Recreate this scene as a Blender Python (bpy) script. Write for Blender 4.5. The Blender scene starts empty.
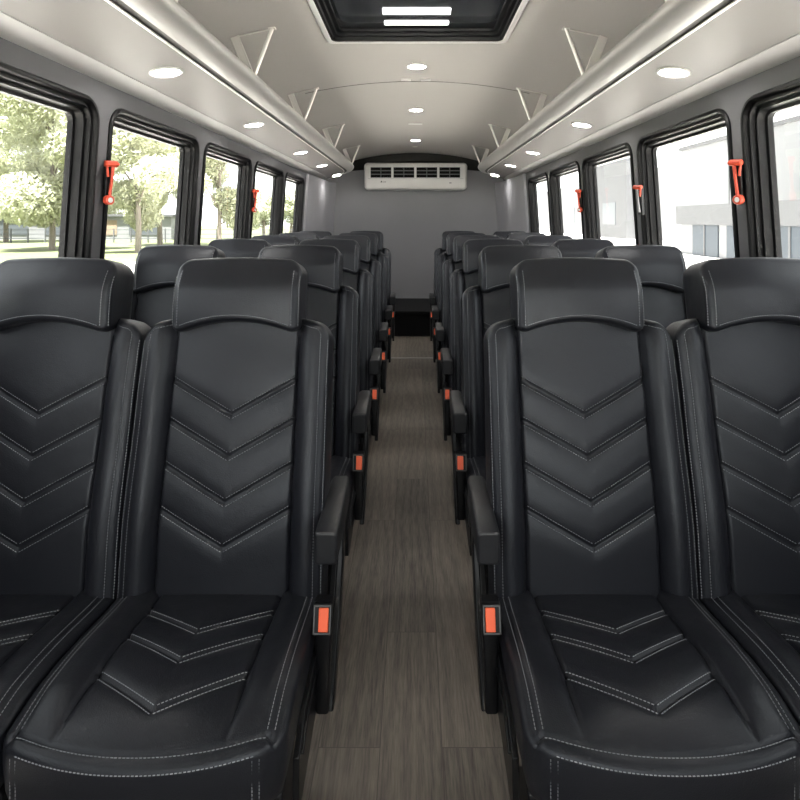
import bpy, bmesh, math, random
from mathutils import Vector, Matrix

random.seed(7)
scene = bpy.context.scene
COL = scene.collection
PI = math.pi
EYE = 1.32            # eye height over the bus floor
XC = 0.022            # centre line of the bus body
F = 579.0             # focal length in pixels of the 800 px frame

# ------------------------------------------------------------------ materials
def nodes_of(name):
    m = bpy.data.materials.new(name)
    m.use_nodes = True
    nt = m.node_tree
    return m, nt, nt.nodes['Principled BSDF']

def mat(name, col, rough=0.5, metal=0.0, bump=None, var=0.0, varscale=4.0, spec=0.5, coat=0.0):
    m, nt, b = nodes_of(name)
    b.inputs['Base Color'].default_value = (*col, 1)
    b.inputs['Roughness'].default_value = rough
    b.inputs['Metallic'].default_value = metal
    b.inputs['Specular IOR Level'].default_value = spec
    if coat:
        b.inputs['Coat Weight'].default_value = coat
        b.inputs['Coat Roughness'].default_value = 0.25
    tc = nt.nodes.new('ShaderNodeTexCoord')
    if var:
        n = nt.nodes.new('ShaderNodeTexNoise'); n.inputs['Scale'].default_value = varscale
        n.inputs['Detail'].default_value = 5
        nt.links.new(tc.outputs['Object'], n.inputs['Vector'])
        mx = nt.nodes.new('ShaderNodeMix'); mx.data_type = 'RGBA'
        mx.inputs['A'].default_value = (*[c * (1 - var) for c in col], 1)
        mx.inputs['B'].default_value = (*[min(1, c * (1 + var)) for c in col], 1)
        nt.links.new(n.outputs['Fac'], mx.inputs['Factor'])
        nt.links.new(mx.outputs['Result'], b.inputs['Base Color'])
    if bump:
        kind, sc, st, dist = bump
        if kind == 'voronoi':
            t = nt.nodes.new('ShaderNodeTexVoronoi'); t.feature = 'F1'; out = t.outputs['Distance']
        else:
            t = nt.nodes.new('ShaderNodeTexNoise'); t.inputs['Detail'].default_value = 4; out = t.outputs['Fac']
        t.inputs['Scale'].default_value = sc
        nt.links.new(tc.outputs['Object'], t.inputs['Vector'])
        bp = nt.nodes.new('ShaderNodeBump'); bp.inputs['Strength'].default_value = st
        bp.inputs['Distance'].default_value = dist
        nt.links.new(out, bp.inputs['Height'])
        nt.links.new(bp.outputs['Normal'], b.inputs['Normal'])
    return m

def emit(name, col, strength):
    m = bpy.data.materials.new(name); m.use_nodes = True
    nt = m.node_tree; nt.nodes.clear()
    e = nt.nodes.new('ShaderNodeEmission'); e.inputs['Color'].default_value = (*col, 1)
    e.inputs['Strength'].default_value = strength
    o = nt.nodes.new('ShaderNodeOutputMaterial')
    nt.links.new(e.outputs[0], o.inputs[0])
    return m

def leather_mat():
    m, nt, b = nodes_of('black_leather')
    L = nt.links.new
    tc = nt.nodes.new('ShaderNodeTexCoord')
    v = nt.nodes.new('ShaderNodeTexVoronoi'); v.inputs['Scale'].default_value = 420
    L(tc.outputs['Object'], v.inputs['Vector'])
    n = nt.nodes.new('ShaderNodeTexNoise'); n.inputs['Scale'].default_value = 22; n.inputs['Detail'].default_value = 5
    L(tc.outputs['Object'], n.inputs['Vector'])
    b1 = nt.nodes.new('ShaderNodeBump'); b1.inputs['Strength'].default_value = 0.22; b1.inputs['Distance'].default_value = 0.001
    L(v.outputs['Distance'], b1.inputs['Height'])
    b2 = nt.nodes.new('ShaderNodeBump'); b2.inputs['Strength'].default_value = 0.18; b2.inputs['Distance'].default_value = 0.006
    L(n.outputs['Fac'], b2.inputs['Height']); L(b1.outputs['Normal'], b2.inputs['Normal'])
    L(b2.outputs['Normal'], b.inputs['Normal'])
    r = nt.nodes.new('ShaderNodeMapRange'); r.inputs['To Min'].default_value = 0.32; r.inputs['To Max'].default_value = 0.46
    L(n.outputs['Fac'], r.inputs['Value']); L(r.outputs['Result'], b.inputs['Roughness'])
    b.inputs['Base Color'].default_value = (0.0115, 0.0120, 0.0158, 1)
    b.inputs['Specular IOR Level'].default_value = 0.36
    b.inputs['Specular Tint'].default_value = (0.92, 0.96, 1.0, 1)
    return m

def floor_mat():
    m, nt, b = nodes_of('wood_plank_vinyl')
    L = nt.links.new; N = nt.nodes.new
    tc = N('ShaderNodeTexCoord')
    mp = N('ShaderNodeMapping'); mp.inputs['Rotation'].default_value = (0, 0, PI / 2)
    mp.inputs['Location'].default_value = (0.35, 0.085, 0)
    L(tc.outputs['Object'], mp.inputs['Vector'])
    br = N('ShaderNodeTexBrick'); br.offset = 0.37; br.offset_frequency = 2
    br.inputs['Scale'].default_value = 1.0
    br.inputs['Brick Width'].default_value = 1.1; br.inputs['Row Height'].default_value = 0.155
    br.inputs['Mortar Size'].default_value = 0.0012; br.inputs['Mortar Smooth'].default_value = 0.3
    br.inputs['Color1'].default_value = (0, 0, 0, 1); br.inputs['Color2'].default_value = (1, 1, 1, 1)
    br.inputs['Mortar'].default_value = (0.3, 0.3, 0.3, 1)
    L(mp.outputs['Vector'], br.inputs['Vector'])
    # grain that differs from plank to plank
    sep = N('ShaderNodeSeparateXYZ'); L(tc.outputs['Object'], sep.inputs[0])
    add = N('ShaderNodeMath'); add.operation = 'MULTIPLY_ADD'; add.inputs[1].default_value = 9.0
    L(br.outputs['Color'], add.inputs[0]); L(sep.outputs['Y'], add.inputs[2])
    cmb = N('ShaderNodeCombineXYZ')
    sx = N('ShaderNodeMath'); sx.operation = 'MULTIPLY'; sx.inputs[1].default_value = 16; L(sep.outputs['X'], sx.inputs[0])
    sy = N('ShaderNodeMath'); sy.operation = 'MULTIPLY'; sy.inputs[1].default_value = 1.5; L(add.outputs[0], sy.inputs[0])
    L(sx.outputs[0], cmb.inputs['X']); L(sy.outputs[0], cmb.inputs['Y'])
    c2 = N('ShaderNodeCombineXYZ')
    y2 = N('ShaderNodeMath'); y2.operation = 'MULTIPLY'; y2.inputs[1].default_value = 0.16; L(add.outputs[0], y2.inputs[0])
    off = N('ShaderNodeMath'); off.operation = 'MULTIPLY_ADD'; off.inputs[1].default_value = 3.7
    L(br.outputs['Color'], off.inputs[0]); L(sep.outputs['X'], off.inputs[2])
    L(off.outputs[0], c2.inputs['X']); L(y2.outputs[0], c2.inputs['Y'])
    w = N('ShaderNodeTexWave'); w.wave_type = 'BANDS'; w.bands_direction = 'X'; w.inputs['Scale'].default_value = 8
    w.inputs['Distortion'].default_value = 16; w.inputs['Detail'].default_value = 2.5; w.inputs['Detail Scale'].default_value = 0.55
    w.inputs['Detail Roughness'].default_value = 0.45
    L(c2.outputs[0], w.inputs['Vector'])
    c3 = N('ShaderNodeCombineXYZ')
    x3 = N('ShaderNodeMath'); x3.operation = 'MULTIPLY'; x3.inputs[1].default_value = 14; L(off.outputs[0], x3.inputs[0])
    y3 = N('ShaderNodeMath'); y3.operation = 'MULTIPLY'; y3.inputs[1].default_value = 0.8; L(add.outputs[0], y3.inputs[0])
    L(x3.outputs[0], c3.inputs['X']); L(y3.outputs[0], c3.inputs['Y'])
    n = N('ShaderNodeTexNoise'); n.inputs['Scale'].default_value = 14; n.inputs['Detail'].default_value = 6; n.inputs['Roughness'].default_value = 0.65
    L(c3.outputs[0], n.inputs['Vector'])
    n2 = N('ShaderNodeTexNoise'); n2.inputs['Scale'].default_value = 1.1; n2.inputs['Detail'].default_value = 3
    L(cmb.outputs[0], n2.inputs['Vector'])
    a1 = N('ShaderNodeMath'); a1.operation = 'MULTIPLY_ADD'; a1.inputs[1].default_value = 0.12
    L(w.outputs['Fac'], a1.inputs[0])
    a2 = N('ShaderNodeMath'); a2.operation = 'MULTIPLY_ADD'; a2.inputs[1].default_value = 0.95; a2.inputs[2].default_value = -0.13
    L(n.outputs['Fac'], a2.inputs[0]); L(a2.outputs[0], a1.inputs[2])
    a3 = N('ShaderNodeMath'); a3.operation = 'MULTIPLY_ADD'; a3.inputs[1].default_value = 0.22
    L(n2.outputs['Fac'], a3.inputs[0]); L(a1.outputs[0], a3.inputs[2])
    a4 = N('ShaderNodeMath'); a4.operation = 'MULTIPLY_ADD'; a4.inputs[1].default_value = 0.16
    L(br.outputs['Color'], a4.inputs[0]); L(a3.outputs[0], a4.inputs[2])
    cr = N('ShaderNodeValToRGB')
    e = cr.color_ramp.elements
    e[0].position = 0.3; e[0].color = (0.040, 0.0335, 0.0275, 1)
    e[1].position = 0.9; e[1].color = (0.225, 0.192, 0.158, 1)
    L(a4.outputs[0], cr.inputs['Fac'])
    mx = N('ShaderNodeMix'); mx.data_type = 'RGBA'; mx.inputs['B'].default_value = (0.065, 0.053, 0.044, 1)
    L(br.outputs['Fac'], mx.inputs['Factor']); L(cr.outputs['Color'], mx.inputs['A'])
    L(mx.outputs['Result'], b.inputs['Base Color'])
    b.inputs['Roughness'].default_value = 0.5
    bp = N('ShaderNodeBump'); bp.inputs['Strength'].default_value = 0.15; bp.inputs['Distance'].default_value = 0.002
    L(n.outputs['Fac'], bp.inputs['Height']); L(bp.outputs['Normal'], b.inputs['Normal'])
    return m

def glass_mat(name, tint, refl):
    m = bpy.data.materials.new(name); m.use_nodes = True
    nt = m.node_tree; nt.nodes.clear()
    t = nt.nodes.new('ShaderNodeBsdfTransparent'); t.inputs['Color'].default_value = (*tint, 1)
    g = nt.nodes.new('ShaderNodeBsdfGlossy'); g.inputs['Roughness'].default_value = 0.02
    fr = nt.nodes.new('ShaderNodeFresnel'); fr.inputs['IOR'].default_value = 1.45
    mul = nt.nodes.new('ShaderNodeMath'); mul.operation = 'MULTIPLY'; mul.inputs[1].default_value = refl
    mx = nt.nodes.new('ShaderNodeMixShader'); o = nt.nodes.new('ShaderNodeOutputMaterial')
    nt.links.new(fr.outputs[0], mul.inputs[0]); nt.links.new(mul.outputs[0], mx.inputs[0])
    nt.links.new(t.outputs[0], mx.inputs[1]); nt.links.new(g.outputs[0], mx.inputs[2])
    nt.links.new(mx.outputs[0], o.inputs[0])
    return m

def leaf_mat(name, col):
    m, nt, b = nodes_of(name)
    L = nt.links.new
    gi = nt.nodes.new('ShaderNodeTexNoise'); gi.inputs['Scale'].default_value = 0.9
    tc = nt.nodes.new('ShaderNodeTexCoord'); L(tc.outputs['Object'], gi.inputs['Vector'])
    mx = nt.nodes.new('ShaderNodeMix'); mx.data_type = 'RGBA'
    mx.inputs['A'].default_value = (*[c * 0.75 for c in col], 1)
    mx.inputs['B'].default_value = (*[min(1, c * 1.25) for c in col], 1)
    L(gi.outputs['Fac'], mx.inputs['Factor'])
    d = nt.nodes.new('ShaderNodeBsdfDiffuse'); t = nt.nodes.new('ShaderNodeBsdfTranslucent')
    L(mx.outputs['Result'], d.inputs['Color']); L(mx.outputs['Result'], t.inputs['Color'])
    ms = nt.nodes.new('ShaderNodeMixShader'); ms.inputs[0].default_value = 0.4
    L(d.outputs[0], ms.inputs[1]); L(t.outputs[0], ms.inputs[2])
    L(ms.outputs[0], nt.nodes['Material Output'].inputs[0])
    return m

M = {}
M['leather'] = leather_mat()
M['thread'] = mat('grey_thread', (0.22, 0.228, 0.243), 0.7)
M['plastic'] = mat('black_plastic', (0.005, 0.005, 0.006), 0.35, spec=0.3, bump=('noise', 300, 0.05, 0.001))
M['softpad'] = mat('armrest_vinyl', (0.014, 0.0145, 0.017), 0.4, spec=0.45, bump=('voronoi', 500, 0.12, 0.0006))
M['steel'] = mat('dark_painted_steel', (0.006, 0.006, 0.007), 0.45, spec=0.3)
M['red'] = mat('orange_red_plastic', (0.95, 0.14, 0.05), 0.35)
M['hammer_red'] = mat('hammer_red_plastic', (0.56, 0.062, 0.028), 0.45)
M['hammer_grey'] = mat('grey_plastic', (0.25, 0.25, 0.26), 0.4)
M['floor'] = floor_mat()
M['ceiling'] = mat('warm_grey_headliner', (0.40, 0.381, 0.361), 0.65, bump=('noise', 260, 0.06, 0.001), var=0.04, varscale=1.2)
M['wall'] = mat('charcoal_fabric_wall', (0.090, 0.090, 0.096), 0.75, bump=('noise', 420, 0.12, 0.001), var=0.06, varscale=6)
M['backwall'] = mat('grey_fabric_back_wall', (0.225, 0.225, 0.238), 0.75, bump=('noise', 420, 0.12, 0.001), var=0.05, varscale=3)
M['rack'] = mat('grey_rack_laminate', (0.185, 0.172, 0.168), 0.5, bump=('noise', 200, 0.04, 0.001), var=0.03)
M['alu'] = mat('satin_aluminium', (0.33, 0.32, 0.308), 0.4, metal=0.25)
M['alubright'] = mat('bright_edge_strip', (0.85, 0.84, 0.82), 0.3, metal=0.4)
M['groove'] = mat('dark_groove', (0.05, 0.046, 0.043), 0.6)
M['trimwhite'] = mat('pale_edge_trim', (0.42, 0.41, 0.41), 0.5, bump=('noise', 90, 0.1, 0.002), var=0.06, varscale=20)
M['rubber'] = mat('black_rubber', (0.0035, 0.0035, 0.004), 0.45, spec=0.18)
M['white'] = mat('white_plastic', (0.60, 0.59, 0.575), 0.4)
M['black'] = mat('matt_black', (0.004, 0.004, 0.004), 0.7, spec=0.1)
M['louvre'] = mat('grey_louvre', (0.10, 0.10, 0.10), 0.5)
M['column'] = mat('pale_grey_corner_fabric', (0.29, 0.29, 0.31), 0.75, bump=('noise', 420, 0.12, 0.001), var=0.05)
M['valance'] = mat('dark_headliner_valance', (0.022, 0.021, 0.020), 0.8, spec=0.2)
M['platform'] = mat('black_platform_vinyl', (0.003, 0.003, 0.0034), 0.5, spec=0.15)
M['darkglass'] = mat('dark_tinted_glass', (0.032, 0.034, 0.038), 0.12, spec=0.4)
M['glass'] = glass_mat('window_glass', (0.95, 0.96, 0.95), 0.12)
M['lens'] = emit('lamp_lens', (1.0, 0.96, 0.91), 90.0)
M['strip'] = emit('glowing_reflection', (1.0, 0.99, 0.97), 5.0)  # glow that imitates a white reflection, not a lamp
M['barwhite'] = mat('bracket_metal', (0.62, 0.60, 0.565), 0.4, metal=0.35)
M['leaf'] = leaf_mat('pale_leaf', (0.53, 0.54, 0.41))
M['leaf2'] = leaf_mat('deep_leaf', (0.40, 0.42, 0.30))
M['bark'] = mat('bark', (0.19, 0.165, 0.14), 0.9, var=0.3, varscale=3)
M['lawn'] = mat('lawn_grass', (0.08, 0.095, 0.038), 0.9, var=0.3, varscale=0.35)
M['bounce_ground'] = mat('pale_bounce_concrete', (0.62, 0.60, 0.57), 0.9, var=0.1, varscale=1)  # made very pale so the unseen ground bounces light upward
M['render'] = mat('white_render', (0.175, 0.179, 0.187), 0.8, var=0.02, varscale=0.6)
M['render2'] = mat('pale_grey_cladding', (0.085, 0.087, 0.093), 0.8, var=0.03, varscale=0.6)
M['blue'] = mat('blue_grey_door', (0.026, 0.036, 0.049), 0.6, var=0.05)
M['greywin'] = mat('pale_window_glass', (0.06, 0.068, 0.078), 0.4)
M['beige'] = mat('beige_render', (0.22, 0.165, 0.12), 0.8, var=0.05, varscale=0.6)

# ------------------------------------------------------------------ mesh helpers
class MB:
    def __init__(s):
        s.v = []; s.f = []; s.m = []; s.sm = []
    def add(s, vs, fs, mi=0, smooth=True):
        o = len(s.v)
        s.v += [tuple(p) for p in vs]
        for f in fs:
            s.f.append([i + o for i in f]); s.m.append(mi); s.sm.append(smooth)
    def box(s, x0, x1, y0, y1, z0, z1, mi=0, M4=None):
        vs = [Vector((x, y, z)) for z in (z0, z1) for y in (y0, y1) for x in (x0, x1)]
        if M4 is not None: vs = [M4 @ v for v in vs]
        s.add(vs, [(0, 2, 3, 1), (4, 5, 7, 6), (0, 1, 5, 4), (2, 6, 7, 3), (0, 4, 6, 2), (1, 3, 7, 5)], mi, False)
    def rings(s, rings, mi=0, closed=True, cap0=True, cap1=True, smooth=True):
        n = len(rings[0]); vs = [p for r in rings for p in r]; fs = []
        for a in range(len(rings) - 1):
            for i in range(n if closed else n - 1):
                j = (i + 1) % n
                fs.append((a * n + i, a * n + j, (a + 1) * n + j, (a + 1) * n + i))
        if closed and cap0: fs.append(tuple(range(n - 1, -1, -1)))
        if closed and cap1: fs.append(tuple((len(rings) - 1) * n + i for i in range(n)))
        s.add(vs, fs, mi, smooth)
    def tube(s, pts, r, n=10, mi=0, flat=1.0):
        pts = [Vector(p) for p in pts]; rs = r if isinstance(r, (list, tuple)) else [r] * len(pts)
        rings = []
        for k, p in enumerate(pts):
            d = (pts[min(k + 1, len(pts) - 1)] - pts[max(k - 1, 0)]).normalized()
            up = Vector((0, 0, 1)) if abs(d.z) < 0.9 else Vector((0, 1, 0))
            a = d.cross(up).normalized(); b = a.cross(d).normalized()
            rings.append([p + a * (rs[k] * math.cos(2 * PI * i / n)) + b * (rs[k] * flat * math.sin(2 * PI * i / n)) for i in range(n)])
        s.rings(rings, mi)
    def disc(s, c, r, z0, z1, n=32, mi=0):
        s.rings([[(c[0] + r * math.cos(2 * PI * i / n), c[1] + r * math.sin(2 * PI * i / n), z) for i in range(n)] for z in (z0, z1)], mi)
    def build(s, name, mats, parent=None, loc=None, bevel=0.0, seg=2, angle=40):
        me = bpy.data.meshes.new(name)
        me.from_pydata(s.v, [], s.f)
        mats = mats if isinstance(mats, (list, tuple)) else [mats]
        for m in mats: me.materials.append(m)
        me.polygons.foreach_set('material_index', s.m)
        me.polygons.foreach_set('use_smooth', s.sm if not bevel else [True] * len(s.sm))
        bm = bmesh.new(); bm.from_mesh(me)
        bmesh.ops.recalc_face_normals(bm, faces=bm.faces)
        bm.to_mesh(me); bm.free()
        if angle < 180: me.set_sharp_from_angle(angle=math.radians(angle))
        o = bpy.data.objects.new(name, me); COL.objects.link(o)
        if parent is not None: o.parent = parent
        if loc is not None: o.location = loc
        if bevel:
            b = o.modifiers.new('edge', 'BEVEL'); b.width = bevel; b.segments = seg
            b.limit_method = 'ANGLE'; b.angle_limit = math.radians(35)
            b.harden_normals = False
        return o

def empty(name, loc=(0, 0, 0)):
    o = bpy.data.objects.new(name, None); COL.objects.link(o); o.location = loc
    o.empty_display_size = 0.1
    return o

def tag(o, label=None, cat=None, group=None, kind=None):
    if label: o['label'] = label
    if cat: o['category'] = cat
    if group: o['group'] = group
    if kind: o['kind'] = kind
    return o

def dup(root, loc, parts=True):
    r = root.copy(); COL.objects.link(r); r.location = loc
    for ch in list(root.children):
        c = ch.copy(); COL.objects.link(c); c.parent = r
        for g in list(ch.children):
            d = g.copy(); COL.objects.link(d); d.parent = c
    return r

def ell(p, q):
    return p * math.sqrt(max(0, 1 - q * q / 2)), q * math.sqrt(max(0, 1 - p * p / 2))

def pillow(nx, nu, place, disp, profile, frame):
    """front face grid -> rounded side -> back.  place(s,t) gives plane coordinates for s,t in -1..1,
    disp(x,u) the height, profile a list of (outward, depth) rings, frame(x,u,h) the 3-D point."""
    mb = MB(); P = []
    for j in range(nu + 1):
        for i in range(nx + 1):
            P.append(place(-1 + 2 * i / nx, -1 + 2 * j / nu))
    vs = [frame(x, u, disp(x, u)) for x, u in P]
    fs = []
    for j in range(nu):
        for i in range(nx):
            a = j * (nx + 1) + i
            fs.append((a, a + 1, a + nx + 2, a + nx + 1))
    bd = [i for i in range(nx + 1)] + [j * (nx + 1) + nx for j in range(1, nu + 1)] + \
         [nu * (nx + 1) + i for i in range(nx - 1, -1, -1)] + [j * (nx + 1) for j in range(nu - 1, 0, -1)]
    n = len(bd)
    nor = []
    for k in range(n):
        a = P[bd[(k - 2) % n]]; b = P[bd[(k + 2) % n]]
        dx, du = b[0] - a[0], b[1] - a[1]; l = math.hypot(dx, du) or 1
        nor.append((du / l, -dx / l))
    prev = bd
    for off, dep in profile:
        ring = []
        for k in range(n):
            x, u = P[bd[k]]; h = disp(x, u)
            w = min(1.0, dep / (profile[-1][1] * 0.6))
            ring.append(len(vs)); vs.append(frame(x + nor[k][0] * off, u + nor[k][1] * off, h * (1 - w) - dep))
        for k in range(n):
            k2 = (k + 1) % n
            fs.append((prev[k2], prev[k], ring[k], ring[k2]))
        prev = ring
    fs.append(tuple(prev))
    mb.add(vs, fs, 0, True)
    return mb

def stitch(mb, pts, frame, disp, mi=1, pitch=0.0068, length=0.0043, wid=0.00085, lift=0.0004):
    """dashes of thread along a polyline in plane coordinates"""
    P = [Vector(p) for p in pts]
    seg = [(P[k + 1] - P[k]).length for k in range(len(P) - 1)]; tot = sum(seg)
    def at(d):
        k = 0
        while k < len(seg) - 1 and d > seg[k]: d -= seg[k]; k += 1
        return P[k] + (P[k + 1] - P[k]) * (d / max(seg[k], 1e-9)), (P[k + 1] - P[k]).normalized()
    cnt = max(1, round(tot / pitch)); length = length * (tot / cnt) / pitch; pitch = tot / cnt
    d = (pitch - length) / 2
    while d + length < tot:
        a, da = at(d); b, db = at(d + length)
        na = Vector((-da.y, da.x)) * wid; nb = Vector((-db.y, db.x)) * wid
        vs = []
        for p, nn in ((a, na), (b, nb)):
            h = disp(p.x, p.y)
            for q, e in ((p + nn, 0.0), (p, wid * 1.5), (p - nn, 0.0)):
                vs.append(frame(q.x, q.y, h + lift + e - 0.0002))
        mb.add(vs, [(0, 3, 4, 1), (1, 4, 5, 2), (0, 1, 2), (3, 5, 4)], mi, False)
        d += pitch

def gauss(d, w): return math.exp(-(d / w) ** 2)
def sstep(e):
    e = min(1, max(0, e)); return e * e * (3 - 2 * e)

# ------------------------------------------------------------------ the seat
LEAN = math.radians(11.6)
SL, CL = math.sin(LEAN), math.cos(LEAN)
BASEZ = 0.438
def back_frame(x, u, h):
    # u runs up along the leaning back, h comes out towards the sitter (-Y)
    return Vector((x, u * SL - h * CL, BASEZ + u * CL + h * SL))

WI = 0.162
TIPS = [0.397, 0.298, 0.194, 0.092]
CSL = 0.088 / 0.162
def hw_back(u):  # half width of the backrest
    return 0.2435 - 0.002 * sstep(u / 0.6)
RB = 0.017
UT, UB = 0.654, -0.07
def back_place(s, t):
    b = (UT - RB - UB) / 2; c = (UT - RB + UB) / 2
    r = 0.03
    u = c + t * b
    a = hw_back(u) - RB
    x = s * a
    ex = (abs(x) - (a - r)) / r; eu = (u - (UT - RB - r)) / r
    if ex > 0 and eu > 0:
        p, q = ell(min(ex, 1), min(eu, 1))
        x = math.copysign(a - r + p * r, x); u = UT - RB - r + q * r
    # shoulders fall a little to the outside
    if u > 0.45: u -= 0.028 * ((abs(x) / 0.22) ** 2.2) * sstep((u - 0.45) / 0.17)
    return x, u
def back_disp(x, u):
    ax = abs(x); h = 0.0
    h += 0.016 * gauss(u - 0.16, 0.16) - 0.012 * sstep((u - 0.42) / 0.2)
    if ax > WI:
        wb = 0.066; e = (ax - WI) / wb
        h += 0.030 * (1 - (1 - min(e / 0.55, 1)) ** 2.0) - 0.012 * max(0, (e - 0.6) / 0.4) ** 2
        h *= 1.0
        if u > 0.55: h -= 0.014 * ((u - 0.55) / 0.08) ** 2
    else:
        q = x / WI
        h += 0.007 * (1 - q * q)
        for tp in TIPS:
            d = abs(u - (tp + CSL * ax)) * 0.88
            h += -0.0055 * gauss(d, 0.0042) - 0.0036 * gauss(d, 0.018)
    h -= 0.009 * gauss(ax - WI, 0.0042)
    return h
prof_back = [(RB * math.sin(a), RB * (1 - math.cos(a))) for a in [PI / 2 * k / 6 for k in range(1, 7)]] + \
            [(RB, 0.06), (RB, 0.085), (RB - 0.004, 0.1), (RB - 0.016, 0.112), (RB - 0.04, 0.118)]
def make_back_mesh():
    mb = pillow(112, 168, back_place, back_disp, prof_back, back_frame)
    for tp in TIPS:
        for off in (-0.0095, 0.0095):
            for sg in (-1, 1):
                stitch(mb, [(sg * (WI - 0.006), tp + off + CSL * (WI - 0.006)), (sg * 0.002, tp + off + CSL * 0.002)], back_frame, back_disp)
    for sg in (-1, 1):
        pts = []
        for k in range(60):
            u = -0.02 + (UT - 0.06 + 0.02) * k / 59
            pts.append((sg * (hw_back(u) - RB - 0.004), u))
        u1 = pts[-1][1]; x1 = abs(pts[-1][0])
        for k in range(1, 9):
            a = PI / 2 * k / 8
            pts.append((sg * (x1 - 0.022 * (1 - math.cos(a))), u1 + 0.020 * math.sin(a)))
        pts.append((sg * (WI + 0.004), pts[-1][1] + 0.010))
        stitch(mb, pts, back_frame, back_disp)
        # second row just round the corner, on the side of the bolster
        def fr(d, u, h, sg=sg):
            e = back_disp(hw_back(u) - RB, u)
            w = min(1.0, d / (0.118 * 0.6))
            q = math.sqrt(max(0, RB * RB - max(0, RB - d) ** 2))
            return back_frame(sg * (hw_back(u) - RB + q + 0.75 * h), u, e * (1 - w) - d + 0.65 * h)
        stitch(mb, [(0.0065, -0.02), (0.0065, UT - 0.07)], fr, lambda x, u: 0.0)
    return mb

# headrest ---------------------------------------------------------------------
HB, HT = 0.600, 0.793
HW = 0.164; RH = 0.013
HOFF = 0.026          # how far its face stands out in front of the back
def head_place(s, t):
    a = HW - RH; r = 0.026
    ub = HB + RH; ut = HT - RH
    u = (ub + ut) / 2 + t * (ut - ub) / 2
    aw = a
    x = s * aw
    ex = (abs(x) - (aw - r)) / r; eu = (u - (ut - r)) / r
    if ex > 0 and eu > 0:
        p, q = ell(min(ex, 1), min(eu, 1))
        x = math.copysign(aw - r + p * r, x); u = ut - r + q * r
    eu = ((ub + 0.012) - u) / 0.012
    ex = (abs(x) - (aw - 0.012)) / 0.012
    if ex > 0 and eu > 0:
        p, q = ell(min(ex, 1), min(eu, 1))
        x = math.copysign(aw - 0.012 + p * 0.012, x); u = ub + 0.012 - q * 0.012
    k = (1 - t) / 2
    u += 0.030 * (1 - (x / aw) ** 2) * k ** 1.3
    u += 0.006 * (1 - (x / aw) ** 2) * (1 - k)
    return x, u
def head_disp(x, u):
    q = x / HW; v = (u - HB) / (HT - HB)
    h = HOFF + 0.012 * (1 - q * q) + 0.010 * math.sin(PI * min(1, max(0, v))) - 0.022 * sstep((v - 0.55) / 0.5)
    h -= 0.006 * gauss(abs(x) - 0.153, 0.003)
    return h
prof_head = [(RH * math.sin(a), RH * (1 - math.cos(a))) for a in [PI / 2 * k / 6 for k in range(1, 7)]] + \
            [(RH, 0.06), (RH, 0.085), (RH - 0.006, 0.105), (RH - 0.02, 0.118), (RH - 0.045, 0.122)]
def make_head_mesh():
    mb = pillow(84, 46, head_place, head_disp, prof_head, back_frame)
    for sg in (-1, 1):
        stitch(mb, [(sg * 0.1465, HB + 0.018), (sg * 0.1465, HT - 0.030)], back_frame, head_disp)
        def fr(d, u, h, sg=sg):
            e = head_disp(HW - RH, u); w = min(1.0, d / (0.122 * 0.6))
            q = math.sqrt(max(0, RH * RH - max(0, RH - d) ** 2))
            return back_frame(sg * (HW - RH + q + 0.75 * h), u, e * (1 - w) - d + 0.65 * h)
        stitch(mb, [(0.006, HB + 0.018), (0.006, HT - 0.045)], fr, lambda x, u: 0.0)
    aw = HW - RH
    pts = [(x, HB + RH + 0.002 + 0.030 * (1 - (x / aw) ** 2)) for x in [(-0.140 + 0.280 * k / 40) for k in range(41)]]
    stitch(mb, pts, back_frame, head_disp, pitch=0.0060, length=0.0045)
    return mb

# cushion ----------------------------------------------------------------------
CW = 0.2435; RC = 0.016
CWI = 0.145
CT = [-0.158, -0.250, -0.366]
CCS = 0.088 / 0.145
CZ = 0.452
def cush_frame(x, y, h): return Vector((x, y, CZ + h))
def cush_front(x): return -0.462 + 0.034 * (abs(x) / 0.22) ** 2.2
def cush_place(s, t):
    a = CW - RC; r = 0.028
    x = s * a
    # keep the front corners round
    yb = 0.045; k = (1 - t) / 2
    yf = cush_front(x) + RC
    y = yb + (yf - yb) * k
    ex = (abs(x) - (a - r)) / r; ey = ((yf + r) - y) / r
    if ex > 0 and ey > 0:
        p, q = ell(min(ex, 1), min(ey, 1))
        x = math.copysign(a - r + p * r, x); y = yf + r - q * r
    return x, y
def cush_disp(x, y):
    ax = abs(x); h = 0.0
    h -= 0.027 * sstep((y + 0.28) / 0.30)
    h -= 0.012 * max(0, (-0.37 - y) / 0.07) ** 2 if y < -0.37 else 0
    fd = sstep((y - cush_front(x) - RC - 0.004) / 0.10)
    if ax > CWI:
        e = (ax - CWI) / 0.082
        h += fd * 0.014 * (1 - (1 - min(e / 0.5, 1)) ** 2) - 0.010 * max(0, (e - 0.6) / 0.4) ** 2
    else:
        h += fd * 0.006 * (1 - (x / CWI) ** 2)
        for tp in CT:
            d = abs(y - (tp + CCS * ax)) * 0.86
            h += -0.0050 * gauss(d, 0.0042) - 0.0042 * gauss(d, 0.018)
    h -= 0.007 * fd ** 0.5 * gauss(ax - CWI, 0.004)
    h -= 0.004 * gauss(ax - 0.217, 0.003)
    h -= 0.004 * gauss(y - (cush_front(x) + RC + 0.008), 0.003)
    return h
prof_cush = [(RC * math.sin(a), RC * (1 - math.cos(a))) for a in [PI / 2 * k / 6 for k in range(1, 7)]] + \
            [(RC + 0.001, 0.05), (RC - 0.002, 0.09), (RC - 0.008, 0.115), (RC - 0.02, 0.13), (RC - 0.05, 0.135)]
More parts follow.
